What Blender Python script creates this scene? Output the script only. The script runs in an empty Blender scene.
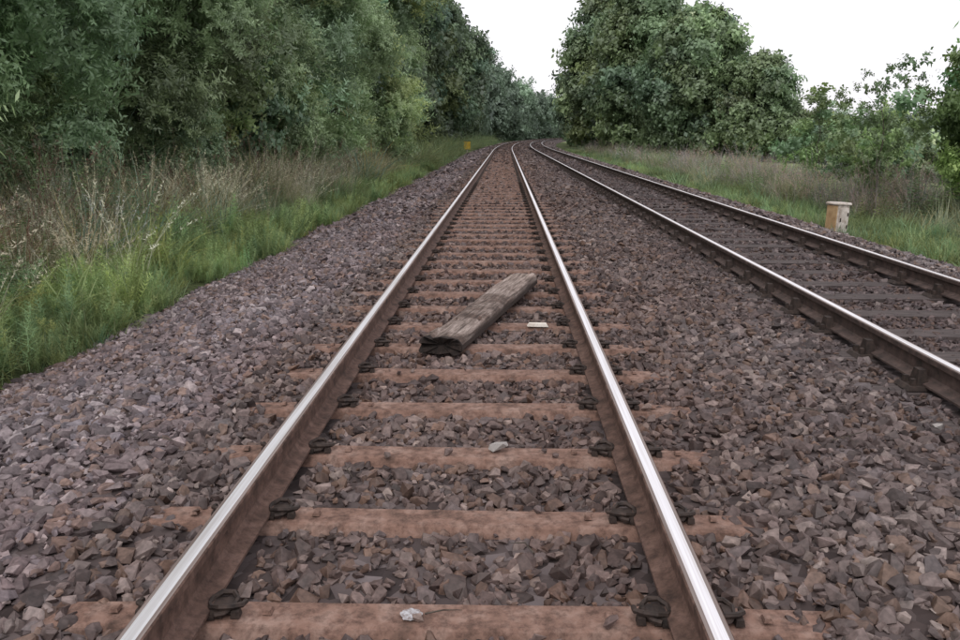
import bpy, bmesh, math, random
import numpy as np
from mathutils import Vector, noise as mnoise
random.seed(5); R=np.random.RandomState(11)
scene=bpy.context.scene
scene.view_settings.view_transform='Standard'
scene.view_settings.look='None'; scene.view_settings.exposure=0; scene.view_settings.gamma=1

def off(D):
    D=np.asarray(D,dtype=float)
    return np.maximum(0,D-65)**2/2600.0
CX2=3.42; RT=0.17; SP=0.655; S0=2.27

# ---------------------------------------------------------------- materials
def newmat(name):
    m=bpy.data.materials.new(name); m.use_nodes=True
    nt=m.node_tree; nt.nodes.clear()
    out=nt.nodes.new('ShaderNodeOutputMaterial'); return m,nt,out
def N(nt,t,**k):
    n=nt.nodes.new(t)
    for a,b in k.items(): setattr(n,a,b)
    return n
def noise(nt,scale,detail=6,rough=.6,vec=None):
    n=N(nt,'ShaderNodeTexNoise'); n.inputs['Scale'].default_value=scale
    n.inputs['Detail'].default_value=detail; n.inputs['Roughness'].default_value=rough
    if vec is not None: nt.links.new(vec,n.inputs['Vector'])
    return n
def ramp(nt,fac,stops):
    r=N(nt,'ShaderNodeValToRGB'); e=r.color_ramp.elements
    while len(e)<len(stops): e.new(0.5)
    for i,(p,c) in enumerate(stops):
        e[i].position=p; e[i].color=(*c,1)
    nt.links.new(fac,r.inputs['Fac']); return r
def bump(nt,h,strength,dist):
    b=N(nt,'ShaderNodeBump'); b.inputs['Strength'].default_value=strength; b.inputs['Distance'].default_value=dist
    nt.links.new(h,b.inputs['Height']); return b
def mixc(nt,a,b,fac,mode='MIX'):
    m=N(nt,'ShaderNodeMix',data_type='RGBA',blend_type=mode)
    for s,v in ((6,a),(7,b)):
        if hasattr(v,'is_linked') : nt.links.new(v,m.inputs[s])
        else: m.inputs[s].default_value=(*v,1)
    if hasattr(fac,'is_linked'): nt.links.new(fac,m.inputs[0])
    else: m.inputs[0].default_value=fac
    return m.outputs[2]

def simple_mat(name,stops,scale=8,rough=.85,metal=0,bs=.4,bd=.01,coord='Object',stretch=None,spec=.3,detail=8,blotch=None):
    m,nt,out=newmat(name)
    tc=N(nt,'ShaderNodeTexCoord'); v=tc.outputs[coord]
    if stretch:
        mp=N(nt,'ShaderNodeMapping'); mp.inputs['Scale'].default_value=stretch; nt.links.new(v,mp.inputs[0]); v=mp.outputs[0]
    n=noise(nt,scale,detail,.65,v)
    r=ramp(nt,n.outputs['Fac'],stops); c=r.outputs[0]
    if blotch:
        n2=noise(nt,blotch[0],7,.75,v); r2=ramp(nt,n2.outputs['Fac'],[(.36,blotch[1]),(.56,(1.08,1.05,1.03))])
        c=mixc(nt,c,r2.outputs[0],1,'MULTIPLY')
    p=N(nt,'ShaderNodeBsdfPrincipled'); nt.links.new(c,p.inputs['Base Color'])
    p.inputs['Roughness'].default_value=rough; p.inputs['Metallic'].default_value=metal
    p.inputs['Specular IOR Level'].default_value=spec
    b=bump(nt,n.outputs['Fac'],bs,bd); nt.links.new(b.outputs[0],p.inputs['Normal'])
    nt.links.new(p.outputs[0],out.inputs[0]); return m

def stone_mat(name,nscale=45,amp=.4):
    m,nt,out=newmat(name)
    a=N(nt,'ShaderNodeAttribute',attribute_type='GEOMETRY',attribute_name='scol')
    geo=N(nt,'ShaderNodeNewGeometry')
    n=noise(nt,nscale,2,.6,geo.outputs['Position'])
    lo=1-amp; hi=1+amp
    r=ramp(nt,n.outputs['Fac'],[(0.25,(lo,lo,lo)),(0.75,(hi,hi,hi))])
    c=mixc(nt,a.outputs['Color'],r.outputs[0],1.0,'MULTIPLY')
    d=N(nt,'ShaderNodeBsdfDiffuse'); nt.links.new(c,d.inputs[0])
    g=N(nt,'ShaderNodeBsdfGlossy'); g.inputs['Roughness'].default_value=.55
    mx=N(nt,'ShaderNodeMixShader'); mx.inputs[0].default_value=.03
    nt.links.new(d.outputs[0],mx.inputs[1]); nt.links.new(g.outputs[0],mx.inputs[2])
    nt.links.new(mx.outputs[0],out.inputs[0]); return m
def leaf_mat(name,transl,gloss,at):
    m,nt,out=newmat(name)
    a=N(nt,'ShaderNodeAttribute',attribute_type=at,attribute_name='scol')
    d=N(nt,'ShaderNodeBsdfDiffuse'); t=N(nt,'ShaderNodeBsdfTranslucent'); g=N(nt,'ShaderNodeBsdfGlossy')
    nt.links.new(a.outputs['Color'],d.inputs[0]); nt.links.new(a.outputs['Color'],t.inputs[0])
    g.inputs['Roughness'].default_value=.5; g.inputs[0].default_value=(.8,.85,.9,1)
    m1=N(nt,'ShaderNodeMixShader'); m1.inputs[0].default_value=transl
    nt.links.new(d.outputs[0],m1.inputs[1]); nt.links.new(t.outputs[0],m1.inputs[2])
    m2=N(nt,'ShaderNodeMixShader'); m2.inputs[0].default_value=gloss
    nt.links.new(m1.outputs[0],m2.inputs[1]); nt.links.new(g.outputs[0],m2.inputs[2])
    nt.links.new(m2.outputs[0],out.inputs[0]); return m
M_stone=stone_mat('gravel_stone_mat')
M_leaf=leaf_mat('leaf_mat',.3,.05,'GEOMETRY')
M_grass=leaf_mat('grass_mat',.3,.03,'INSTANCER')
M_bark=simple_mat('bark_mat',[(.3,(.035,.028,.022)),(.7,(.13,.11,.09))],6,.95,0,.8,.03,stretch=(4,4,.6))
M_rust=simple_mat('rail_rust',[(.3,(.05,.032,.026)),(.5,(.115,.07,.055)),(.75,(.19,.122,.1))],11,.88,0,.35,.003,blotch=(30,(.6,.58,.58)))
M_rust2=simple_mat('rail_rust_dark',[(.3,(.035,.027,.024)),(.55,(.085,.058,.05)),(.8,(.15,.105,.09))],14,.8,0,.3,.003)
M_slp=simple_mat('steel_sleeper_rust',[(.28,(.085,.055,.043)),(.48,(.2,.122,.095)),(.72,(.3,.215,.18))],8,.9,0,.35,.004,blotch=(26,(.5,.47,.46)))
M_clip=simple_mat('clip_steel',[(.3,(.018,.015,.014)),(.7,(.075,.052,.043))],30,.7,.2,.3,.002)
M_wslp=simple_mat('old_timber_sleeper',[(.3,(.03,.025,.024)),(.7,(.12,.095,.09))],10,.95,0,.6,.01,stretch=(.5,5,1))
def polish(name,c0,c1,r0,r1,metal):
    m,nt,out=newmat(name)
    tc=N(nt,'ShaderNodeTexCoord'); mp=N(nt,'ShaderNodeMapping'); mp.inputs['Scale'].default_value=(60,.7,1); nt.links.new(tc.outputs['Object'],mp.inputs[0])
    n=noise(nt,1.5,6,.6,mp.outputs[0])
    r=ramp(nt,n.outputs['Fac'],[(.3,c0),(.6,c1)])
    p=N(nt,'ShaderNodeBsdfPrincipled'); p.inputs['Metallic'].default_value=metal
    nt.links.new(r.outputs[0],p.inputs['Base Color'])
    rr=N(nt,'ShaderNodeMapRange'); rr.inputs[3].default_value=r0; rr.inputs[4].default_value=r1
    nt.links.new(n.outputs['Fac'],rr.inputs[0]); nt.links.new(rr.outputs[0],p.inputs['Roughness'])
    nt.links.new(p.outputs[0],out.inputs[0]); return m
M_pol=polish('polished_rail_head',(.68,.64,.63),(.9,.89,.91),.36,.52,.85)
M_semi=polish('worn_rail_edge',(.13,.095,.08),(.28,.23,.21),.55,.7,.35)
def bedmat():
    m,nt,out=newmat('ballast_bed_mat')
    geo=N(nt,'ShaderNodeNewGeometry')
    v=N(nt,'ShaderNodeTexVoronoi'); v.inputs['Scale'].default_value=16; nt.links.new(geo.outputs['Position'],v.inputs['Vector'])
    sep=N(nt,'ShaderNodeSeparateColor'); nt.links.new(v.outputs['Color'],sep.inputs[0])
    r=ramp(nt,sep.outputs[0],[(0,(.04,.031,.030)),(.5,(.095,.075,.072)),(1,(.165,.138,.136))])
    n=noise(nt,.7,4,.6,geo.outputs['Position'])
    r2=ramp(nt,n.outputs['Fac'],[(.35,(.7,.66,.64)),(.65,(1.1,1.1,1.12))])
    c=mixc(nt,r.outputs[0],r2.outputs[0],1,'MULTIPLY')
    p=N(nt,'ShaderNodeBsdfPrincipled'); nt.links.new(c,p.inputs['Base Color']); p.inputs['Roughness'].default_value=.95
    p.inputs['Specular IOR Level'].default_value=.15
    b=bump(nt,v.outputs['Distance'],.8,.03); nt.links.new(b.outputs[0],p.inputs['Normal'])
    nt.links.new(p.outputs[0],out.inputs[0]); return m
M_bed=bedmat()
def groundmat():
    m,nt,out=newmat('ground_mat')
    geo=N(nt,'ShaderNodeNewGeometry')
    n=noise(nt,.35,8,.65,geo.outputs['Position']); n2=noise(nt,7,6,.7,geo.outputs['Position'])
    near=ramp(nt,n2.outputs['Fac'],[(.3,(.035,.042,.02)),(.6,(.08,.1,.042)),(.8,(.14,.135,.07))])
    far=ramp(nt,n.outputs['Fac'],[(.3,(.19,.25,.11)),(.7,(.30,.34,.18))])
    s=N(nt,'ShaderNodeSeparateXYZ'); nt.links.new(geo.outputs['Position'],s.inputs[0])
    mr=N(nt,'ShaderNodeMapRange'); mr.inputs[1].default_value=12; mr.inputs[2].default_value=15; nt.links.new(s.outputs[0],mr.inputs[0])
    c=mixc(nt,near.outputs[0],far.outputs[0],mr.outputs[0])
    p=N(nt,'ShaderNodeBsdfPrincipled'); nt.links.new(c,p.inputs['Base Color']); p.inputs['Roughness'].default_value=1
    p.inputs['Specular IOR Level'].default_value=.1
    b=bump(nt,n2.outputs['Fac'],.8,.08); nt.links.new(b.outputs[0],p.inputs['Normal'])
    nt.links.new(p.outputs[0],out.inputs[0]); return m
M_ground=groundmat()

# ---------------------------------------------------------------- mesh helpers
def mkobj(name,verts,faces,mats,parent=None,smooth=False,mi=None):
    me=bpy.data.meshes.new(name); me.from_pydata([tuple(v) for v in verts],[],faces)
    for m in mats: me.materials.append(m)
    if mi is not None: me.polygons.foreach_set('material_index',mi)
    if smooth: me.polygons.foreach_set('use_smooth',[True]*len(me.polygons))
    me.update()
    o=bpy.data.objects.new(name,me); scene.collection.objects.link(o)
    if parent: o.parent=parent
    return o
def empty(name,loc=(0,0,0)):
    e=bpy.data.objects.new(name,None); e.location=loc; scene.collection.objects.link(e); return e
class Acc:
    def __init__(s): s.v=[];s.f=[];s.m=[]
    def add(s,vs,fs,mi=0):
        b=len(s.v); s.v.extend(vs); s.f.extend([tuple(i+b for i in f) for f in fs]); s.m.extend([mi]*len(fs))
    def tube(s,pts,rad,sides=7,mi=0,cap=True):
        pts=[Vector(p) for p in pts]; vs=[];fs=[]
        for i,p in enumerate(pts):
            a=pts[max(i-1,0)]; b=pts[min(i+1,len(pts)-1)]; d=(b-a).normalized()
            u=d.cross(Vector((0.31,.17,1)) if abs(d.z)<.9 else Vector((1,0.1,0))).normalized(); w=d.cross(u)
            for k in range(sides):
                t=2*math.pi*k/sides; vs.append(tuple(p+(u*math.cos(t)+w*math.sin(t))*rad[i]))
        for i in range(len(pts)-1):
            for k in range(sides):
                k2=(k+1)%sides; fs.append((i*sides+k,i*sides+k2,(i+1)*sides+k2,(i+1)*sides+k))
        if cap:
            fs.append(tuple(range(sides-1,-1,-1))); fs.append(tuple((len(pts)-1)*sides+k for k in range(sides)))
        s.add(vs,fs,mi)
    def box(s,c,h,mi=0,taper=1.0):
        x,y,z=c;a,b,d=h
        vs=[(x-a,y-b,z-d),(x+a,y-b,z-d),(x+a,y+b,z-d),(x-a,y+b,z-d),
            (x-a*taper,y-b*taper,z+d),(x+a*taper,y-b*taper,z+d),(x+a*taper,y+b*taper,z+d),(x-a*taper,y+b*taper,z+d)]
        s.add(vs,[(3,2,1,0),(4,5,6,7),(0,1,5,4),(1,2,6,5),(2,3,7,6),(3,0,4,7)],mi)
    def obj(s,name,mats,parent=None,smooth=False):
        return mkobj(name,s.v,s.f,mats,parent,smooth,s.m)

# GN instancer
def src_collection(name,objs):
    c=bpy.data.collections.new(name)
    for o in objs: c.objects.link(o)
    return c
def src_mesh(name,verts,faces,mat):
    me=bpy.data.meshes.new(name); me.from_pydata([tuple(v) for v in verts],[],faces); me.materials.append(mat); me.update()
    return bpy.data.objects.new(name,me)
groups={}
def group_for(coll,realize):
    if coll.name in groups: return groups[coll.name]
    g=bpy.data.node_groups.new('scatter_'+coll.name,'GeometryNodeTree')
    g.interface.new_socket('Geometry',in_out='INPUT',socket_type='NodeSocketGeometry')
    g.interface.new_socket('Geometry',in_out='OUTPUT',socket_type='NodeSocketGeometry')
    gi=g.nodes.new('NodeGroupInput'); go=g.nodes.new('NodeGroupOutput')
    ci=g.nodes.new('GeometryNodeCollectionInfo'); ci.inputs[0].default_value=coll
    ci.inputs['Separate Children'].default_value=True; ci.inputs['Reset Children'].default_value=True
    ip=g.nodes.new('GeometryNodeInstanceOnPoints'); ip.inputs['Pick Instance'].default_value=True
    def attr(n,t):
        a=g.nodes.new('GeometryNodeInputNamedAttribute'); a.data_type=t; a.inputs[0].default_value=n; return a.outputs[0]
    e=g.nodes.new('FunctionNodeEulerToRotation'); g.links.new(attr('rot','FLOAT_VECTOR'),e.inputs[0])
    g.links.new(gi.outputs[0],ip.inputs['Points']); g.links.new(ci.outputs[0],ip.inputs['Instance'])
    g.links.new(attr('idx','INT'),ip.inputs['Instance Index']); g.links.new(e.outputs[0],ip.inputs['Rotation'])
    g.links.new(attr('scl','FLOAT_VECTOR'),ip.inputs['Scale'])
    last=ip.outputs[0]
    if realize:
        rz=g.nodes.new('GeometryNodeRealizeInstances'); g.links.new(last,rz.inputs[0]); last=rz.outputs[0]
        for nm in ('rot','scl','idx'):
            ra=g.nodes.new('GeometryNodeRemoveAttribute'); ra.inputs['Name'].default_value=nm
            g.links.new(last,ra.inputs[0]); last=ra.outputs[0]
    g.links.new(last,go.inputs[0])
    groups[coll.name]=g; return g
def scatter(name,P,rot,scl,col,coll,parent=None,idx=None,realize=False):
    n=len(P); me=bpy.data.meshes.new(name); me.vertices.add(n)
    me.vertices.foreach_set('co',np.asarray(P,dtype=np.float32).ravel())
    if scl.ndim==1: scl=np.repeat(scl[:,None],3,1)
    for nm,d in (('rot',rot),('scl',scl),('scol',col)):
        a=me.attributes.new(nm,'FLOAT_VECTOR','POINT'); a.data.foreach_set('vector',np.asarray(d,dtype=np.float32).ravel())
    if idx is None: idx=R.randint(0,len(coll.objects),n)
    a=me.attributes.new('idx','INT','POINT'); a.data.foreach_set('value',idx.astype(np.int32))
    me.update(); o=bpy.data.objects.new(name,me); scene.collection.objects.link(o)
    md=o.modifiers.new('scatter','NODES'); md.node_group=group_for(coll,realize)
    if parent: o.parent=parent
    return o
# ---------------------------------------------------------------- ground
prof_x=[-3.9,-3.5,-3.1,-2.5,-1.9,-1.45,-1.2,-.95,0,.95,1.2,1.5,2.0,2.4,2.7,CX2,4.2,4.75,5.2,5.7,6.2,6.5]
prof_z=[-.56,-.44,-.34,-.17,-.03,0.0,-.0,-.035,-.035,-.035,0.0,.02,.02,-.02,-.03,-.04,-.03,-.02,-.04,-.2,-.4,-.52]
def bz(x): return np.interp(x,prof_x,prof_z)
def gz(x,y):
    xr=x-off(np.minimum(y,400)); z=np.interp(xr,[-60,-12,-7,-5,-3.9,-3.4,-2.9,5.6,6.0,6.6,9,14,30,80],[.8,.1,-.12,-.3,-.42,-.5,-.8,-.8,-.5,-.42,-.4,-.5,-.75,-.5])
    return z+.05*np.sin(x*1.7+y*.9)*np.sin(y*.63-x*.4)*(np.abs(xr-1.2)>4.4)
xs=np.unique(np.concatenate([np.linspace(-900,-60,14),np.linspace(-60,-12,18),np.linspace(-12,14,66),np.linspace(14,60,20),np.linspace(60,900,16)]))
ys=np.unique(np.concatenate([np.linspace(-60,0,8),np.linspace(0,60,90),np.linspace(60,400,90),np.linspace(400,2500,14)]))
V=[];F=[]
for j,y in enumerate(ys):
    o_=float(off(min(y,400)))
    for x in xs: V.append((x+o_,y,float(gz(np.array(x+o_),np.array(y)))))
nx=len(xs)
for j in range(len(ys)-1):
    for i in range(nx-1): F.append((j*nx+i,j*nx+i+1,(j+1)*nx+i+1,(j+1)*nx+i))
mkobj('ground',V,F,[M_ground],smooth=True)

bx=np.linspace(-3.9,6.5,80); by=np.concatenate([np.linspace(-4,65,140),np.linspace(67,420,150)])
V=[];F=[]
for y in by:
    o_=float(off(y))
    for x in bx:
        z=float(bz(x))+ (mnoise.noise(Vector((x*2.2,y*2.2,0)))*.02 if abs(x)>1.4 else 0)-.012
        V.append((x+o_,y,z))
nx=len(bx)
for j in range(len(by)-1):
    for i in range(nx-1): F.append((j*nx+i,j*nx+i+1,(j+1)*nx+i+1,(j+1)*nx+i))
mkobj('ballast_bed',V,F,[M_bed],smooth=True)

def edgeL(y): return -3.52-.18*np.exp(-((y-6)/2.5)**2)+.2*np.sin(y*1.1)+.12*np.sin(y*2.9+1)
# stones: blocky angular hulls
stones=[]
for k in range(28):
    bm=bmesh.new(); rs=np.random.RandomState(100+k)
    for i in range(rs.randint(14,19) if k<18 else rs.randint(9,12)):
        d=rs.normal(size=3); d/=np.sum(np.abs(d)**4)**.25; d*=rs.uniform(.74,.95)
        bm.verts.new((d[0]*rs.uniform(1.0,1.25),d[1]*.92,d[2]*.74))
    bmesh.ops.convex_hull(bm,input=bm.verts)
    bmesh.ops.delete(bm,geom=[v for v in bm.verts if not v.link_faces],context='VERTS')
    me=bpy.data.meshes.new('gravel_stone'); bm.to_mesh(me); bm.free(); me.materials.append(M_stone)
    stones.append(bpy.data.objects.new('gravel_stone_%02d'%k,me))
C_st=src_collection('gravel_stones',stones)
pal=np.array([(.16,.132,.130),(.215,.18,.176),(.27,.235,.228),(.105,.088,.087),(.185,.138,.118),(.35,.31,.295),(.17,.152,.158),(.22,.16,.13)])*.85
pw=np.array([.22,.18,.12,.17,.13,.03,.09,.06])
bands=[(1.0,7,880,1.0),(7,14,620,1.1),(14,32,220,1.7),(32,75,60,2.7),(75,170,16,4.2)]
PP=[];SS=[];CC=[];II=[]
for (a,b,dens,sc) in bands:
    n=int((b-a)*10*dens); x=R.uniform(-3.85,6.15,n); y=R.uniform(a,b,n)
    s=np.clip(np.exp(R.normal(math.log(.0238),.38,n)),.010,.050)
    s[(x<-1.4)]*=1.06
    s*=sc
    mg=.012*sc
    rail=np.zeros(n,bool)
    for c in (0,CX2):
        for r in (-.753,.753): rail|=np.abs(x-c-r)<(.072+mg+s*.3)
    fr=((y-S0+SP/2)%SP)-SP/2
    on1=(np.abs(fr)<.07+s*.5)&(np.abs(x)<1.16+R.uniform(-.2,.1,n))
    fr2=((y-1.9+.35)%.7)-.35
    on2=(np.abs(fr2)<.09+s*.4)&(np.abs(x-CX2)<1.2)
    few=R.uniform(size=n)
    z=bz(x)+R.uniform(-.012,.012,n)-.006
    lie=on1&(few<.03)&(s<.026)
    z=np.where(lie,s*.55,z)
    lie2=on2&(few<.4)&(s<.05*sc)
    keep=(~rail)&((~on1)|lie)&((~on2)|lie2)
    keep&=(x>edgeL(y)+.1-R.exponential(.12,n))
    c=pal[R.choice(len(pal),n,p=pw)]*R.uniform(.7,1.25,n)[:,None]
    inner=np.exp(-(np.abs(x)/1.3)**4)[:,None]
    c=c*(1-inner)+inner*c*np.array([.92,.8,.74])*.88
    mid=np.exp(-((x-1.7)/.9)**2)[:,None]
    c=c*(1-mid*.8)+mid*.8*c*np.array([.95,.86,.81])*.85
    patch=(np.sin(x*1.9+y*.7)*np.sin(y*1.3-x)*.5+.5)[:,None]*.28
    c=c*(1-patch*np.array([.5,.72,.8]))
    left=(x<-1.3)[:,None]; c=np.where(left,c*np.array([1.0,.98,1.03])*1.14,c)
    dk=np.exp(-((x-CX2)/1.35)**4)[:,None]
    c=c*(1-dk)+dk*c*np.array([.62,.58,.58])
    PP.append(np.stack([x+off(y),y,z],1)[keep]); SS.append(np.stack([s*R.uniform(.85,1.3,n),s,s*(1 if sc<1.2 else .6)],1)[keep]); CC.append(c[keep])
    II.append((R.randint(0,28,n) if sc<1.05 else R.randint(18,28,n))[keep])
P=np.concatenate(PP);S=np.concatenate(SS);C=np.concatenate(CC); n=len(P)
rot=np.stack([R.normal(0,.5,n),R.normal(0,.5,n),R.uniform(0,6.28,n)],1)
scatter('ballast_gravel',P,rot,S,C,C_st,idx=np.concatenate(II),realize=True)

# ---------------------------------------------------------------- rails
rp=[(-.07,0),(-.07,.011),(-.02,.027),(-.009,.042),(-.009,.112),(-.033,.124),(-.035,.152),(-.0305,.1572),(-.019,.1588),(-.0145,.1590),(.0145,.1590),(.019,.1588),(.0305,.1572),(.035,.152),(.033,.124),(.009,.112),(.009,.042),(.02,.027),(.07,.011),(.07,0)]
rp=[(a,b+RT-.159) for a,b in rp]
ry=np.concatenate([np.linspace(-3,65,18),np.linspace(70,420,90)])
def rail(name,cx,parent,rustm):
    V=[];F=[];mi=[]
    k=len(rp)
    for y in ry:
        for (a,b) in rp: V.append((cx+a+float(off(y)),y,b))
    for j in range(len(ry)-1):
        for i in range(k):
            i2=(i+1)%k; F.append((j*k+i,(j+1)*k+i,(j+1)*k+i2,j*k+i2)); mi.append(1 if i in (8,9,10) else (2 if i in (7,11) else 0))
    F.append(tuple(range(k))); mi.append(0)
    mkobj(name,V,F,[rustm,M_pol,M_semi],parent,False,mi)
T1=empty('railway_track'); T2=empty('railway_track')
rail('left_rail',-.753,T1,M_rust); rail('right_rail',.753,T1,M_rust)
rail('left_rail',CX2-.753,T2,M_rust2); rail('right_rail',CX2+.753,T2,M_rust2)

# steel sleepers
A=Acc(); CL=Acc(); B=Acc()
sy=[S0+SP*i for i in range(-7,95)]
sl_prof=[(-.13,-.11),(-.115,-.07),(-.072,-.006),(-.062,0),(.062,0),(.072,-.006),(.115,-.07),(.13,-.11)]
def clip(acc,x,y,z,sgn,detail):
    if detail:
        pts=[(.03,-.075,.02),(.06,-.06,.022),(.085,-.02,.026),(.09,.04,.034),(.065,.08,.042),(.025,.075,.046),(-.004,.04,.036),(-.008,-.0,.028),(.01,-.04,.034),(.045,-.055,.044),(.09,-.045,.044),(.12,-.01,.036),(.12,.035,.026)]
        f=.78
        acc.tube([(x+sgn*(.062+a*f*1.05),y+b*f*.85,z+c*.72) for a,b,c in pts],[.0092]*len(pts),6)
        acc.box((x+sgn*.12,y+.012,z+.012),(.024,.032,.014),0,.7)
        acc.box((x+sgn*.085,y,z+.012),(.022,.046,.011),0,.8)
        acc.box((x+sgn*.145,y-.028,z+.01),(.014,.016,.01),0,.8)
    else:
        acc.box((x+sgn*.115,y,z+.02),(.05,.045,.02),0,.6)
for i,y in enumerate(sy):
    jy=random.uniform(-.012,.012); sk=random.uniform(-.012,.012); jw=random.uniform(-.003,.002)
    o_=float(off(y)); secs=[(-1.25,-.16),(-1.19,-.01),(-.75,0),(-.3,-.003),(.3,-.003),(.75,0),(1.19,-.01),(1.25,-.16)]
    vs=[];fs=[];k=len(sl_prof)
    for (sx,dz) in secs:
        for (a,b) in sl_prof: vs.append((sx+o_,y+jy+a+sk*sx,b+dz-.001+jw))
    for s in range(len(secs)-1):
        for q in range(k-1): fs.append((s*k+q,s*k+q+1,(s+1)*k+q+1,(s+1)*k+q))
    A.add(vs,fs)
    for r in (-.753,.753):
        B.box((r+o_,y+jy,.004),(.085,.054,.0045))
        for sg in (-1,1):
            clip(CL,r+o_,y+jy,.0,sg,y<25)
            if y<14:
                A.box((r+o_+sg*.235,y+jy,.004),(.014,.02,.005),0,.7)
A.obj('steel_sleepers',[M_slp],T1); CL.obj('rail_clips',[M_clip],T1); B.obj('rail_pads',[M_clip],T1)
A=Acc(); CL=Acc()
for i in range(-4,130):
    y=1.9+.7*i; o_=float(off(y)); jz=random.uniform(-.012,.0)
    A.box((CX2+o_,y,-.083+jz),(1.28,.125,.07),0,.99)
    for r in (-.753,.753):
        x=CX2+r+o_
        CL.box((x,y,.0),(.17,.09,.012),0,.9)
        for sg in (-1,1):
            CL.box((x+sg*.07,y,.05),(.035,.055,.05),0,.6)
            CL.box((x+sg*.125,y+.045,.03),(.016,.016,.02),0,.8)
            CL.box((x+sg*.125,y-.045,.03),(.016,.016,.02),0,.8)
A.obj('timber_sleepers',[M_wslp],T2); CL.obj('rail_chairs',[M_clip],T2)

# ---------------------------------------------------------------- timber on track
def logmat():
    m,nt,out=newmat('weathered_timber')
    tc=N(nt,'ShaderNodeTexCoord'); mp=N(nt,'ShaderNodeMapping'); mp.inputs['Scale'].default_value=(9,.8,9); nt.links.new(tc.outputs['Object'],mp.inputs[0])
    n=noise(nt,5,10,.7,mp.outputs[0]); n2=noise(nt,3.2,6,.65,tc.outputs['Object'])
    r=ramp(nt,n.outputs['Fac'],[(.3,(.03,.021,.017)),(.43,(.135,.103,.087)),(.56,(.28,.23,.205)),(.72,(.5,.44,.41))])
    r2=ramp(nt,n2.outputs['Fac'],[(.42,(.36,.28,.24)),(.58,(1.05,1.02,1.0))])
    sp=N(nt,'ShaderNodeSeparateXYZ'); nt.links.new(tc.outputs['Object'],sp.inputs[0])
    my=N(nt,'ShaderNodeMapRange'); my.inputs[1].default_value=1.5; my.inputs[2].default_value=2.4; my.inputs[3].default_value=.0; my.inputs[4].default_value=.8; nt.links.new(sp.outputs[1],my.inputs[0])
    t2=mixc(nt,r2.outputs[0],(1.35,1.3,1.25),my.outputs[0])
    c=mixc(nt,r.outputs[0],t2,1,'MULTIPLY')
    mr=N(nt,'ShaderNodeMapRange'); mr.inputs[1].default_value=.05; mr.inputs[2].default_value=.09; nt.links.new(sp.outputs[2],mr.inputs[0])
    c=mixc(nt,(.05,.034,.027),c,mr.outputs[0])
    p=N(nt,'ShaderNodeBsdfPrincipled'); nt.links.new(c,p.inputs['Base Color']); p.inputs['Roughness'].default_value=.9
    b=bump(nt,n.outputs['Fac'],.9,.012); nt.links.new(b.outputs[0],p.inputs['Normal'])
    nt.links.new(p.outputs[0],out.inputs[0]); return m
M_log=logmat()
M_char=simple_mat('rotten_end_grain',[(.3,(.006,.005,.004)),(.7,(.035,.024,.02))],25,.95,0,.9,.02)
L=2.45; V=[];F=[];mi=[]; K=36; NS=80
for j in range(NS+1):
    t=j/NS
    for k in range(K):
        a=2*math.pi*k/K; ca,sa=math.cos(a),math.sin(a)
        w=.143*(1-.06*t); h=.055
        x=math.copysign(abs(ca)**.5,ca)*w; z=math.copysign(abs(sa)**(.6 if sa>0 else .25),sa)*h
        if sa>0: z-=.018*(abs(ca)**3)
        nn=mnoise.noise(Vector((x*14,t*4,z*14)))*.012+mnoise.noise(Vector((x*50,t*9,z*40)))*.007
        x*=1+nn*7; z+=nn
        yy=t*L+(mnoise.noise(Vector((x*22,3.3,z*34)))*.09 if j in(0,NS) else 0)
        cr=mnoise.noise(Vector((x*38,t*1.3,7)))
        if sa>.3 and cr>.22: z-=.018
        V.append((x,yy,z+h))
for j in range(NS):
    for k in range(K):
        k2=(k+1)%K; F.append((j*K+k,j*K+k2,(j+1)*K+k2,(j+1)*K+k)); mi.append(1 if j==0 else 0)
for (j,dy) in ((0,.03),(NS,-.03)):
    c=len(V); V.append((0,j/NS*L+dy,.05))
    for k in range(K):
        k2=(k+1)%K; F.append((c,j*K+k2,j*K+k) if j==0 else (c,j*K+k,j*K+k2)); mi.append(1)
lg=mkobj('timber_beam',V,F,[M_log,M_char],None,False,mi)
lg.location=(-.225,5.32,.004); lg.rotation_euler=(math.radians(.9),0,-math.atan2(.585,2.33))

# ---------------------------------------------------------------- small things
M_wh=simple_mat('painted_concrete_white',[(.3,(.34,.31,.28)),(.6,(.62,.58,.54))],7,.7,0,.2,.004,blotch=(9,(.6,.52,.45)))
M_or=simple_mat('orange_weathered_paint',[(.3,(.30,.18,.09)),(.6,(.48,.33,.18))],7,.7,0,.2,.004)
M_yel=simple_mat('yellow_paint',[(.3,(.45,.28,.03)),(.6,(.65,.42,.04))],5,.6,0,.1,.003)
M_chip=simple_mat('pale_wood_chip',[(.3,(.6,.52,.44)),(.6,(.8,.75,.68))],20,.8)
M_pale=simple_mat('pale_rock',[(.3,(.26,.24,.225)),(.7,(.4,.37,.35))],20,.85)
E=empty('trackside_cabinet',(6.25,15.4,-.4)); E.rotation_euler=(0,math.radians(2.5),math.radians(22))
def part(name,c,h,mat,bev=.01,taper=1):
    a=Acc(); a.box(c,h,0,taper); o=a.obj(name,[mat],E)
    b=o.modifiers.new('b','BEVEL'); b.width=bev; b.segments=2; return o
part('plinth',(0,0,-.08),(.17,.16,.1),M_wh,.015)
part('body',(0,0,.29),(.135,.13,.28),M_wh,.012,.97)
part('side_panel',(-.145,0,.29),(.009,.126,.265),M_or,.004)
part('cap',(-.01,0,.593),(.168,.16,.022),M_wh,.012,.92)
part('door',(.01,-.136,.29),(.108,.006,.22),M_wh,.004)
part('hinge_top',(.09,-.146,.4),(.012,.006,.03),M_clip,.002)
part('hinge_bottom',(.09,-.146,.18),(.012,.006,.03),M_clip,.002)
part('handle',(-.07,-.148,.3),(.01,.008,.035),M_clip,.002)
E2=empty('yellow_marker_post',(-3.3,78,-.4))
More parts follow.
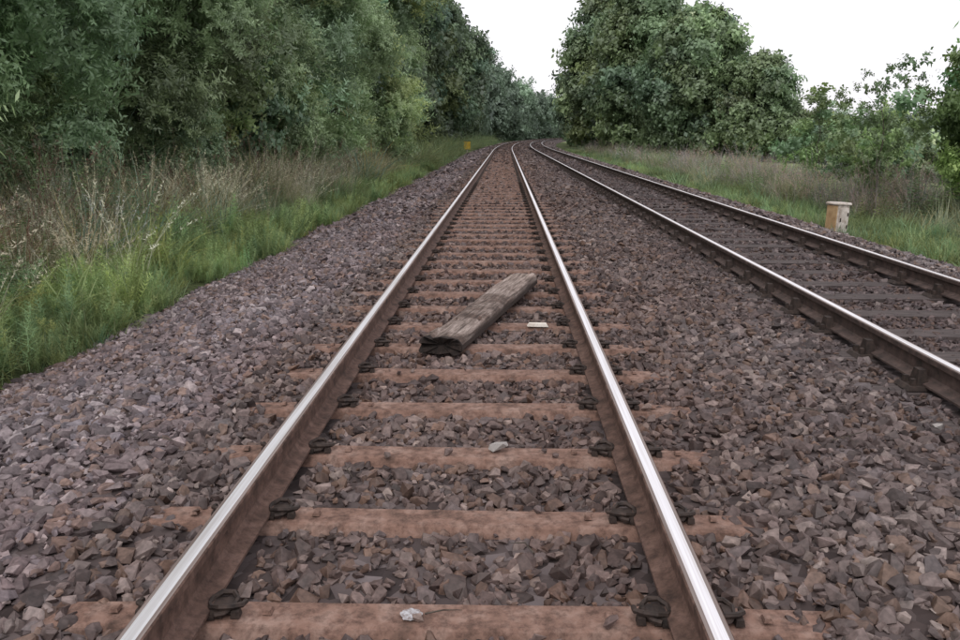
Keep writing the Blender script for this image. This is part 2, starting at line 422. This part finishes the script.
a=Acc(); a.tube([(0,0,0),(0,0,.65)],[.06,.06],8); a.obj('post',[M_wh],E2)
a=Acc(); a.box((0,-.08,.8),(.3,.02,.36)); o=a.obj('plate',[M_yel],E2); b=o.modifiers.new('b','BEVEL'); b.width=.03; b.segments=2
a=Acc(); a.box((0,-.06,1.185),(.32,.05,.02)); a.obj('hood',[M_clip],E2)
a=Acc(); a.box((0,0,.012),(.08,.022,.012),0,.8); o=a.obj('wood_chip',[M_chip]); o.location=(.45,6.15,.0); o.rotation_euler=(.03,.04,.1)
def rock(name,loc,s,mat,k):
    me=stones[k].data.copy(); me.materials.clear(); me.materials.append(mat)
    o=bpy.data.objects.new(name,me); o.location=loc; o.scale=s; o.rotation_euler=(.1,.2,k); scene.collection.objects.link(o)
rock('pale_rock',(.17,3.6,.02),(.05,.036,.03),M_pale,3)
rock('pale_rock',(2.3,3.9,.04),(.035,.03,.03),M_pale,7)
V=[(0,0,0)];F=[]
for k in range(40):
    a_=2*math.pi*k/40; r=.034*(1+.35*mnoise.noise(Vector((math.cos(a_)*2,math.sin(a_)*2,4)))+.12*mnoise.noise(Vector((math.cos(a_)*7,math.sin(a_)*7,4)))); V.append((r*math.cos(a_),r*1.0*math.sin(a_),0))
    F.append((0,k+1,(k+1)%40+1))
o=mkobj('white_paint_spot',V,F,[simple_mat('splash',[(.38,(.2,.16,.15)),(.6,(.48,.48,.5))],60,.8)]); o.location=(-.08,2.255,.0015)
a=Acc()
for i in range(40):
    x=R.uniform(-3,3.5); y=R.uniform(2,8); an=R.uniform(0,6.28); l=R.uniform(.08,.35); z=float(bz(x))+.035
    if abs(abs(x)-.753)<.1 : continue
    p=[(x,y,z),(x+math.cos(an)*l*.5,y+math.sin(an)*l*.5,z+R.uniform(0,.02)),(x+math.cos(an+.3)*l,y+math.sin(an+.3)*l,z)]
    a.tube(p,[.003,.0025,.001],4)
a.obj('fallen_twigs',[M_bark])

# ---------------------------------------------------------------- foliage sources
def leaf(vs,fs,p,d,up,l,w):
    d=d/np.linalg.norm(d); s=np.cross(d,up); s/=np.linalg.norm(s)+1e-6; nrm=np.cross(s,d)
    b=len(vs); m=p+d*l*.45
    vs+= [p, m+s*w*.5-nrm*w*.14, p+d*l-nrm*l*.12, m-s*w*.5-nrm*w*.14]
    fs+= [(b,b+1,b+2,b+3)]
def sprig(name,k,L_,n,ll,lw,spread,ns=4):
    rs=np.random.RandomState(k); vs=[];fs=[]
    subs=[(np.zeros(3),np.array([0,0,1.]),L_)]
    for q in range(ns):
        a=rs.uniform(0,6.28); t=rs.uniform(.1,.6)
        d=np.array([math.cos(a)*.8,math.sin(a)*.8,.65]); subs.append((np.array([0,0,t*L_]),d/np.linalg.norm(d),L_*rs.uniform(.4,.65)))
    for (p0,d0,l0) in subs:
        nn=int(n*l0/L_/(1+ns*.3))+2
        b=len(vs); u=np.array([.003,0,0]); vs+=[p0-u,p0+u,p0+d0*l0]; fs.append((b,b+1,b+2))
        for i in range(nn):
            t=(i+.6)/nn; a=i*2.4+rs.uniform(-.4,.4)
            side=np.array([math.cos(a),math.sin(a),0]); side-=d0*side.dot(d0)
            d=d0*(1-spread)+side*spread+np.array([0,0,-.25])+rs.normal(0,.15,3)
            leaf(vs,fs,p0+d0*l0*t,d,np.array([rs.normal(0,.4),rs.normal(0,.4),1.]),ll*rs.uniform(.7,1.2),lw*rs.uniform(.8,1.2))
    return src_mesh(name,vs,fs,M_leaf)
C_wil=src_collection('willow_sprigs',[sprig('willow_sprig_%d'%k,k,.62,76,.09,.029,.55,6) for k in range(8)])
C_oak=src_collection('broadleaf_sprigs',[sprig('broadleaf_sprig_%d'%k,40+k,.45,34,.108,.068,.65) for k in range(8)])

# ---------------------------------------------------------------- trees
def dir2rot(d,n):
    th=np.arccos(np.clip(d[:,2],-1,1)); ph=np.arctan2(d[:,1],d[:,0])
    return np.stack([np.zeros(n),th,ph],1)
def unit(n):
    d=R.normal(size=(n,3)); return d/np.linalg.norm(d,axis=1)[:,None]
def tree(name,x,y,H,Rc,col,coll,n,z0=.1,ncl=34,sc=1.0,trunk_r=None,clr=.34,shape=.45,tone=.24):
    gzv=float(gz(np.array(x),np.array(y)))
    T=Acc(); tr=trunk_r or H*.014
    lean=R.normal(0,.03,2)*H
    tp=[(lean[0]*t*t+R.normal(0,.05)*(t>0),lean[1]*t*t+R.normal(0,.05)*(t>0),H*.92*t) for t in np.linspace(0,1,8)]
    T.tube([(a,b,c-.15) for a,b,c in tp],[tr*(1.25 if i==0 else 1-.85*i/7) for i in range(8)],9)
    cents=[];rads=[]
    for i in range(ncl):
        t=z0+(1-z0)*((i+R.uniform(0,1))/ncl)**.9
        env=Rc*(math.sin(math.pi*min(1,max(0,(t-z0)/(1-z0)*.86+.14)))**shape)
        r=Rc*clr*R.uniform(.55,1.3)*(1-.35*t)
        a=i*2.4+R.normal(0,.4); rr=max(0,env-r*.6)*R.uniform(.55,1.15)
        c=np.array([lean[0]*t*t+math.cos(a)*rr,lean[1]*t*t+math.sin(a)*rr,min(H*t,H-r*.5)])
        cents.append(c);rads.append(r)
        s=max(.05,t-.22*R.uniform(.6,1.2)); si=s*7; i0=int(min(6,si)); f=si-i0
        base=np.array(tp[i0])*(1-f)+np.array(tp[i0+1])*f
        mid=(base+c)/2+np.array([0,0,.06*H*R.uniform(0,1)])
        br=tr*.42*(1-.6*t)
        T.tube([base-[0,0,.15],mid-[0,0,.1],c],[br,br*.6,br*.15],5)
        for q in range(3):
            e=c+unit(1)[0]*r*.8; T.tube([mid*.4+c*.6,e],[br*.3,br*.06],4,0,False)
    rads=np.array(rads);cents=np.array(cents)
    w=rads**2; w/=w.sum(); ci=R.choice(ncl,n,p=w)
    d=unit(n); d[:,2]=np.where(R.uniform(size=n)<.35,np.abs(d[:,2]),d[:,2])
    rr=R.uniform(.25,1,n)**.45*np.exp(R.normal(0,.13,n))
    P=cents[ci]+d*rads[ci][:,None]*rr[:,None]*np.array([1,1,.8])
    P[:,2]=np.maximum(P[:,2],.05+R.uniform(0,.3,n))
    dd=d*.75+np.array([0,0,.25])+R.normal(0,.35,(n,3)); dd/=np.linalg.norm(dd,axis=1)[:,None]
    ct=np.exp(R.normal(0,tone,ncl))[ci]*np.exp(R.normal(0,.2,n))
    c=np.array(col)[None,:]*ct[:,None]
    yl=R.normal(0,.09,ncl)[ci][:,None]; c=c*(1+yl*np.array([1,.25,-.8]))
    S=np.exp(R.normal(0,.22,n))*sc
    ob=T.obj(name,[M_bark],None,True); ob.location=(x,y,gzv)
    scatter('foliage',P,dir2rot(dd,n),S,np.clip(c,.005,.7),coll,ob,realize=True)
    return ob
SAGE=(.29,.385,.21); MID=(.215,.30,.14); DARK=(.12,.17,.09); LITE=(.33,.43,.21)
left=[('willow_tree',-8.6,7.5,9,3.0,SAGE,C_wil,2200,.06,1.1),
('willow_tree',-9.0,12.5,11,3.4,MID,C_wil,6000,.06,1.05),
('willow_tree',-8.4,17.5,10.5,3.0,SAGE,C_wil,5800,.05,1.05),
('oak_tree',-9.6,22.5,13,4.0,MID,C_oak,6500,.05,1.25),
('willow_tree',-9.0,28,12,3.8,SAGE,C_wil,4800,.03,1.35),
('willow_tree',-9.0,34,13,4.2,(.28,.37,.19),C_wil,4200,.03,1.55),
('willow_bush',-7.3,41,6.2,2.6,LITE,C_wil,2700,.0,1.5),
('willow_bush',-7.2,27,3.6,1.6,LITE,C_wil,1200,.0,1.1),
('oak_tree',-9.5,42,15,4.4,MID,C_oak,5000,.04,2.0),
('willow_tree',-9.3,51,15,4.4,(.26,.345,.18),C_wil,3000,.02,2.3),
('oak_tree',-9.8,62,16,4.6,DARK,C_oak,4200,.03,2.6),
('oak_tree',-9.8,75,16.5,4.8,DARK,C_oak,3800,.02,3.0),
('oak_tree',-9.8,90,16,5.0,(.14,.2,.11),C_oak,3400,.02,3.4),
('oak_tree',-10,108,16.5,5.2,DARK,C_oak,3000,.02,4.0),
('oak_tree',-10.4,128,17.5,5.4,(.15,.205,.12),C_oak,2800,.02,4.5),
('ash_tree',-14.5,15,12,4.2,MID,C_oak,2600,.03,2.0),
('ash_tree',-15,25,14,4.6,MID,C_oak,2600,.03,2.3),
('ash_tree',-15,37,15,4.8,MID,C_oak,2200,.03,2.8),
('ash_tree',-15.5,52,16,5.2,DARK,C_oak,2000,.03,3.4),
('ash_tree',-16,70,17,5.6,DARK,C_oak,1800,.03,4.2)]
for (nm,x,y,H,Rc,col,cl,n,z0,sc) in left:
    tree(nm,x+float(off(y)),y,H,Rc,col,cl,n,z0,44,sc)
RG=(.17,.235,.12)
right=[('hawthorn_tree',18.3,63,6.6,2.9,RG,C_oak,2600,.02,2.0),
('oak_tree',14.9,66,10.2,3.7,RG,C_oak,3800,.02,2.3),
('oak_tree',12.6,78,13.6,4.2,(.18,.25,.12),C_oak,4000,.02,2.7),
('sycamore_tree',14.5,90,15.8,4.6,(.14,.2,.1),C_oak,3600,.02,3.1),
('sycamore_tree',13.2,108,17,4.9,RG,C_oak,3200,.02,3.7),
('oak_tree',14.2,128,15.5,4.6,DARK,C_oak,2600,.02,4.2)]
for (nm,x,y,H,Rc,col,cl,n,z0,sc) in right:
    tree(nm,x,y,H,Rc,col,cl,n,z0,40,sc)
SG=(.18,.26,.11)
tree('alder_sapling',8.7,19.5,3.3,.95,SG,C_oak,80,.2,12,.75,.022,.45,.5)
tree('alder_sapling',9.3,22,2.9,1.0,SG,C_oak,90,.15,12,.8,.022,.45,.5)
tree('alder_sapling',11.1,30,3.0,1.2,SG,C_oak,110,.1,14,1.0,.025,.42,.5)
tree('hawthorn_tree',10.75,18.6,3.9,1.25,(.2,.3,.11),C_oak,1000,.12,22,.85,.05,.36)
tree('hawthorn_bush',10.9,17.0,1.8,1.0,(.15,.22,.09),C_oak,450,.0,16,.8,.04)
for (x,y,h,r) in ((20,52,2.2,1.9),(17.5,36,1.3,1.2),(23,62,2.8,2.2),(13.0,30,1.2,1.0),(33,75,3.4,3)):
    tree('hawthorn_bush',x,y,h,r,(.2,.27,.14),C_oak,330,.0,14,1.5,.04)

def mass(name,specs,coll,col):
    Ps=[];Ds=[];Ss=[];Cs=[]
    for (x,y,H,w,sc,n) in specs:
        k=16; cc=np.stack([R.uniform(-w,w,k),R.uniform(-w*.6,w*.6,k),R.uniform(.1,.86,k)*H],1); rad=R.uniform(.2,.36,k)*min(H*.6,w*1.6)
        cc[:,0]*=(1-.5*cc[:,2]/H)
        ci=R.randint(0,k,n); d=unit(n); P=cc[ci]+d*rad[ci][:,None]*R.uniform(.5,1.05,n)[:,None]; P[:,2]=np.maximum(P[:,2],.2)
        Ps.append(P+np.array([x,y,-.5])); Ds.append(d); Ss.append(np.exp(R.normal(0,.2,n))*sc)
        Cs.append(np.array(col)*(np.exp(R.normal(0,.18,k))[ci]*np.exp(R.normal(0,.14)))[:,None]*np.exp(R.normal(0,.12,n))[:,None])
    P=np.concatenate(Ps); d=np.concatenate(Ds); scatter(name,P,dir2rot(d,len(P)),np.concatenate(Ss),np.concatenate(Cs),coll,realize=True)
sp=[]
for y in range(148,400,14):
    sp.append((float(off(y))-11.5+R.uniform(-1.5,1.5),y,17 if y<200 else R.uniform(14,16),5.2,5.5,700))
mass('distant_trees',sp,C_oak,(.16,.22,.15))  # slightly bluish leaf colour, distance haze painted into it
sp=[]
for x in np.arange(10,90,7): sp.append((x,430+R.uniform(-15,15),R.uniform(15,20),8,9,400))
for y in range(146,330,16): sp.append((float(off(y))+16.5+R.uniform(-1.5,1.5),y,R.uniform(9,12),5,5.5,500))
mass('distant_trees',sp,C_oak,(.19,.25,.19))  # bluer again, haze put into the leaf colour
sp=[]
for x in np.arange(30,330,8): sp.append((x,170+x*.45+R.uniform(-12,12),R.uniform(4,8.5),6,6,240))
mass('distant_hedgerow',sp,C_oak,(.2,.26,.18))  # hedge colour carries the same painted haze tint

# ---------------------------------------------------------------- grass sources
def blade(vs,fs,p,a,h,w,lean,rs,curve=1.5):
    b=len(vs); dx,dy=math.cos(a),math.sin(a); sx,sy_=-dy,dx
    for i in range(4):
        t=i/3; o=lean*h*t**curve; z=h*(t-.25*lean*t*t*1.4); ww=w*(1-t**1.5)*.5+.0004
        c=np.array([p[0]+dx*o,p[1]+dy*o,z])
        vs.append(c+np.array([sx*ww,sy_*ww,0])); vs.append(c-np.array([sx*ww,sy_*ww,0]))
    for i in range(3): fs.append((b+2*i,b+2*i+1,b+2*i+3,b+2*i+2))
def tuft(name,k,n,h,w,rad,lean):
    rs=np.random.RandomState(k); vs=[];fs=[]
    for i in range(n):
        r=rad*math.sqrt(rs.uniform()); t=rs.uniform(0,6.28)
        blade(vs,fs,(r*math.cos(t),r*math.sin(t)),t+rs.normal(0,.8),h*rs.uniform(.45,1.1),w*rs.uniform(.7,1.2),lean*rs.uniform(.2,1.5),rs)
    return src_mesh(name,vs,fs,M_grass)
def seedtuft(name,k,n,h):
    rs=np.random.RandomState(k); vs=[];fs=[]
    for i in range(n):
        r=.1*math.sqrt(rs.uniform()); t=rs.uniform(0,6.28); hh=h*rs.uniform(.7,1.1); le=rs.uniform(.1,.85); a=t+rs.normal(0,.7)
        p=(r*math.cos(t),r*math.sin(t)); blade(vs,fs,p,a,hh,.005,le,rs)
        for q in range(16):
            tt=rs.uniform(.74,1.0); o=le*hh*tt**1.5; c=np.array([p[0]+math.cos(a)*o,p[1]+math.sin(a)*o,hh*(tt-.25*le*tt*tt*1.4)])
            d=rs.normal(0,1,3); d[2]=abs(d[2]); d/=np.linalg.norm(d); l=.04*rs.uniform(.5,1.2)*(1.3-tt)*2.2
            b=len(vs); s=np.cross(d,[.3,.2,1])*.005; vs+=[c-s,c+s,c+d*l]; fs.append((b,b+1,b+2))
    return src_mesh(name,vs,fs,M_grass)
def horsetail(name,k):
    rs=np.random.RandomState(k); vs=[];fs=[]
    for s in range(5):
        px,py=rs.normal(0,.07,2); h=rs.uniform(.2,.42); lx,ly=rs.normal(0,.08,2)
        blade(vs,fs,(px,py),math.atan2(ly,lx),h,.004,.15,rs)
        for w in range(11):
            t=.12+.88*w/11; c=np.array([px+lx*t,py+ly*t,h*t]); L_=.11*(1.1-t)+.02
            for q in range(8):
                a=q*.785+w*.5+rs.normal(0,.25); d=np.array([math.cos(a),math.sin(a),.35+rs.normal(0,.3)])
                b=len(vs); s_=np.array([-math.sin(a),math.cos(a),0])*.0022
                e=c+d*L_*rs.uniform(.5,1.15)
                vs+=[c-s_,c+s_,e]; fs.append((b,b+1,b+2))
    return src_mesh(name,vs,fs,M_grass)
def weed(name,k):
    rs=np.random.RandomState(k); vs=[];fs=[]
    for s in range(3):
        px,py=rs.normal(0,.07,2); h=rs.uniform(.5,1.0)
        blade(vs,fs,(px,py),rs.uniform(0,6.28),h,.007,.1,rs)
        for q in range(24):
            t=.15+.85*q/24; a=q*2.4; d=np.array([math.cos(a),math.sin(a),.15]); leaf(vs,fs,np.array([px,py,h*t]),d,np.array([rs.normal(0,.3),0,1.]),.10*(1.15-t)+.03,.032*(1.15-t)+.01)
    return src_mesh(name,vs,fs,M_grass)
C_gr=src_collection('grass_tufts',[tuft('grass_tuft_%d'%k,k,44,.66,.008,.13,.85) for k in range(5)])
C_lo=src_collection('low_grass_tufts',[tuft('low_grass_tuft_%d'%k,20+k,40,.2,.006,.13,.9) for k in range(4)])
C_sd=src_collection('seed_grass',[seedtuft('seed_grass_%d'%k,60+k,12,.95) for k in range(5)])
C_ht=src_collection('horsetails',[horsetail('horsetail_%d'%k,80+k) for k in range(5)])
C_wd=src_collection('weeds',[weed('weed_%d'%k,90+k) for k in range(5)])
def sn(x,y,f,p=0): return np.sin(x*f*1.3+p+1.7*np.sin(y*f*.6+p))*np.sin(y*f+p*2+1.3*np.sin(x*f*.9))
def veg(name,coll,x0,x1,y0,y1,dens,sc,col,mask=None,var=.25,fade=True,colvar=.12):
    n=int((x1-x0)*(y1-y0)*dens); y=y0+(y1-y0)*R.uniform(0,1,n)**(1.6 if fade else 1); x=R.uniform(x0,x1,n)
    if mask is not None:
        m=mask(x,y)>R.uniform(size=n); x=x[m];y=y[m]
    n=len(x); X=x+off(y); z=gz(X,y)
    z=np.maximum(z,np.where((x>-3.8)&(x<6.3),bz(x)-.02,-9))
    rot=np.stack([R.normal(0,.18,n),R.normal(0,.18,n),R.uniform(0,6.28,n)],1)
    S=sc*np.exp(R.normal(0,var,n))*(1+np.clip(y-15,0,60)/60*.7)*(1+.25*sn(x,y,1.7,5))
    S3=np.stack([S,S,S/(1+np.clip(y-15,0,60)/60*.6)],1)
    mot=(1+.22*sn(x,y,.7,4)+.16*sn(x,y,2.3,1))[:,None]
    c=np.array(col)*mot*np.exp(R.normal(0,.2,n))[:,None]*(1+R.normal(0,colvar,n)[:,None]*np.array([1,.2,-.5]))
    scatter(name,np.stack([X,y,z-.02],1),rot,S3,np.clip(c,.005,.75),coll)
sstep=lambda v,a,b: np.clip((v-a)/(b-a),0,1)
veg('horsetail_patch',C_ht,-5.3,-3.2,2.5,45,58,.85,(.29,.38,.16),lambda x,y:(x<edgeL(y))*sstep(sn(x,y,1.1)+.9,0,.6)*sstep(x,-5.3,-4.6),var=.35)
veg('low_grass',C_lo,-7.5,-3.2,2.5,60,28,1.1,(.2,.265,.115),lambda x,y:(x<edgeL(y)+.05)*1.0,colvar=.18,var=.4)
veg('tall_grass',C_gr,-8.5,-4.0,3,50,25,1.08,(.3,.31,.18),lambda x,y:sstep(-x+.7*sn(x,y,.9),4.4,5.3),colvar=.2,var=.32)
veg('tall_grass',C_gr,-8.5,-3.7,45,150,4,1.6,(.22,.28,.13),lambda x,y:sstep(-x,3.8,4.6),fade=False)
veg('seeding_grass',C_sd,-7.2,-4.1,3.5,36,20,.9,(.56,.51,.38),lambda x,y:sstep(-x+.7*sn(x,y,.8,2),4.3,5.3)*sstep(sn(x,y,.5,1)+.8,0,.8),colvar=.05)
veg('dead_stems',C_sd,-7.5,-4.8,6,40,2.5,1.15,(.2,.13,.1),None,colvar=.05)
veg('weeds',C_wd,-8.6,-4.6,6.5,60,13,1.05,(.19,.27,.125),lambda x,y:sstep(-x+.7*sn(x,y,.7,3),4.8,6.0))
# right verge
veg('low_grass',C_lo,6.0,13,6,90,13,1.3,(.2,.265,.115),lambda x,y:sstep(x+.3*np.sin(y*.9),6.1,6.4),colvar=.15)
veg('tall_grass',C_gr,7.0,12,10,90,7,.8,(.26,.28,.17),lambda x,y:sstep(x+.6*sn(x,y,.6),7.2,8.4),colvar=.2)
veg('seeding_grass',C_sd,7.6,12.5,18,85,4,.85,(.38,.31,.28),lambda x,y:sstep(sn(x,y,.4,1)+.7,0,.8))
veg('weeds',C_wd,7.2,12,12,80,6,.85,(.2,.27,.12),lambda x,y:sstep(sn(x,y,.5,2)+.6,0,.8)*sstep(x,7.2,8.2))
veg('horsetail_patch',C_ht,6.1,8.2,8,50,10,.8,(.26,.35,.15),lambda x,y:sstep(sn(x,y,.8),0,.5))
veg('low_grass',C_lo,5.6,6.4,8,60,5,.6,(.2,.27,.11))

# ---------------------------------------------------------------- light, sky
el=math.radians(55); az=math.radians(200)
w=bpy.data.worlds.new('World'); scene.world=w; w.use_nodes=True; nt=w.node_tree; nt.nodes.clear()
out=N(nt,'ShaderNodeOutputWorld')
sky=N(nt,'ShaderNodeTexSky'); sky.sky_type='NISHITA'; sky.sun_disc=False; sky.sun_elevation=el; sky.sun_rotation=az; sky.dust_density=4; sky.air_density=1
hs=N(nt,'ShaderNodeHueSaturation'); hs.inputs['Saturation'].default_value=.25; nt.links.new(sky.outputs[0],hs.inputs['Color'])
b1=N(nt,'ShaderNodeBackground'); b1.inputs[1].default_value=.05; nt.links.new(hs.outputs[0],b1.inputs[0])
b2=N(nt,'ShaderNodeBackground'); b2.inputs[0].default_value=(.975,.95,1,1); b2.inputs[1].default_value=1.0
ad=N(nt,'ShaderNodeAddShader'); nt.links.new(b1.outputs[0],ad.inputs[0]); nt.links.new(b2.outputs[0],ad.inputs[1]); nt.links.new(ad.outputs[0],out.inputs[0])
sd=bpy.data.lights.new('sun','SUN'); sd.energy=.7; sd.angle=math.radians(30); sd.color=(1,.97,.92)
so=bpy.data.objects.new('sun',sd); scene.collection.objects.link(so)
sv=Vector((math.sin(az)*math.cos(el),math.cos(az)*math.cos(el),math.sin(el)))
so.rotation_euler=sv.to_track_quat('Z','Y').to_euler()

cd=bpy.data.cameras.new('camera'); cam=bpy.data.objects.new('camera',cd); scene.collection.objects.link(cam)
cd.sensor_width=36; cd.lens=31.2; cd.clip_end=5000; cd.clip_start=.05
cam.location=(.195,0,RT+1.25); cam.rotation_euler=(math.radians(90-12.6),0,math.radians(1.7))
scene.camera=cam
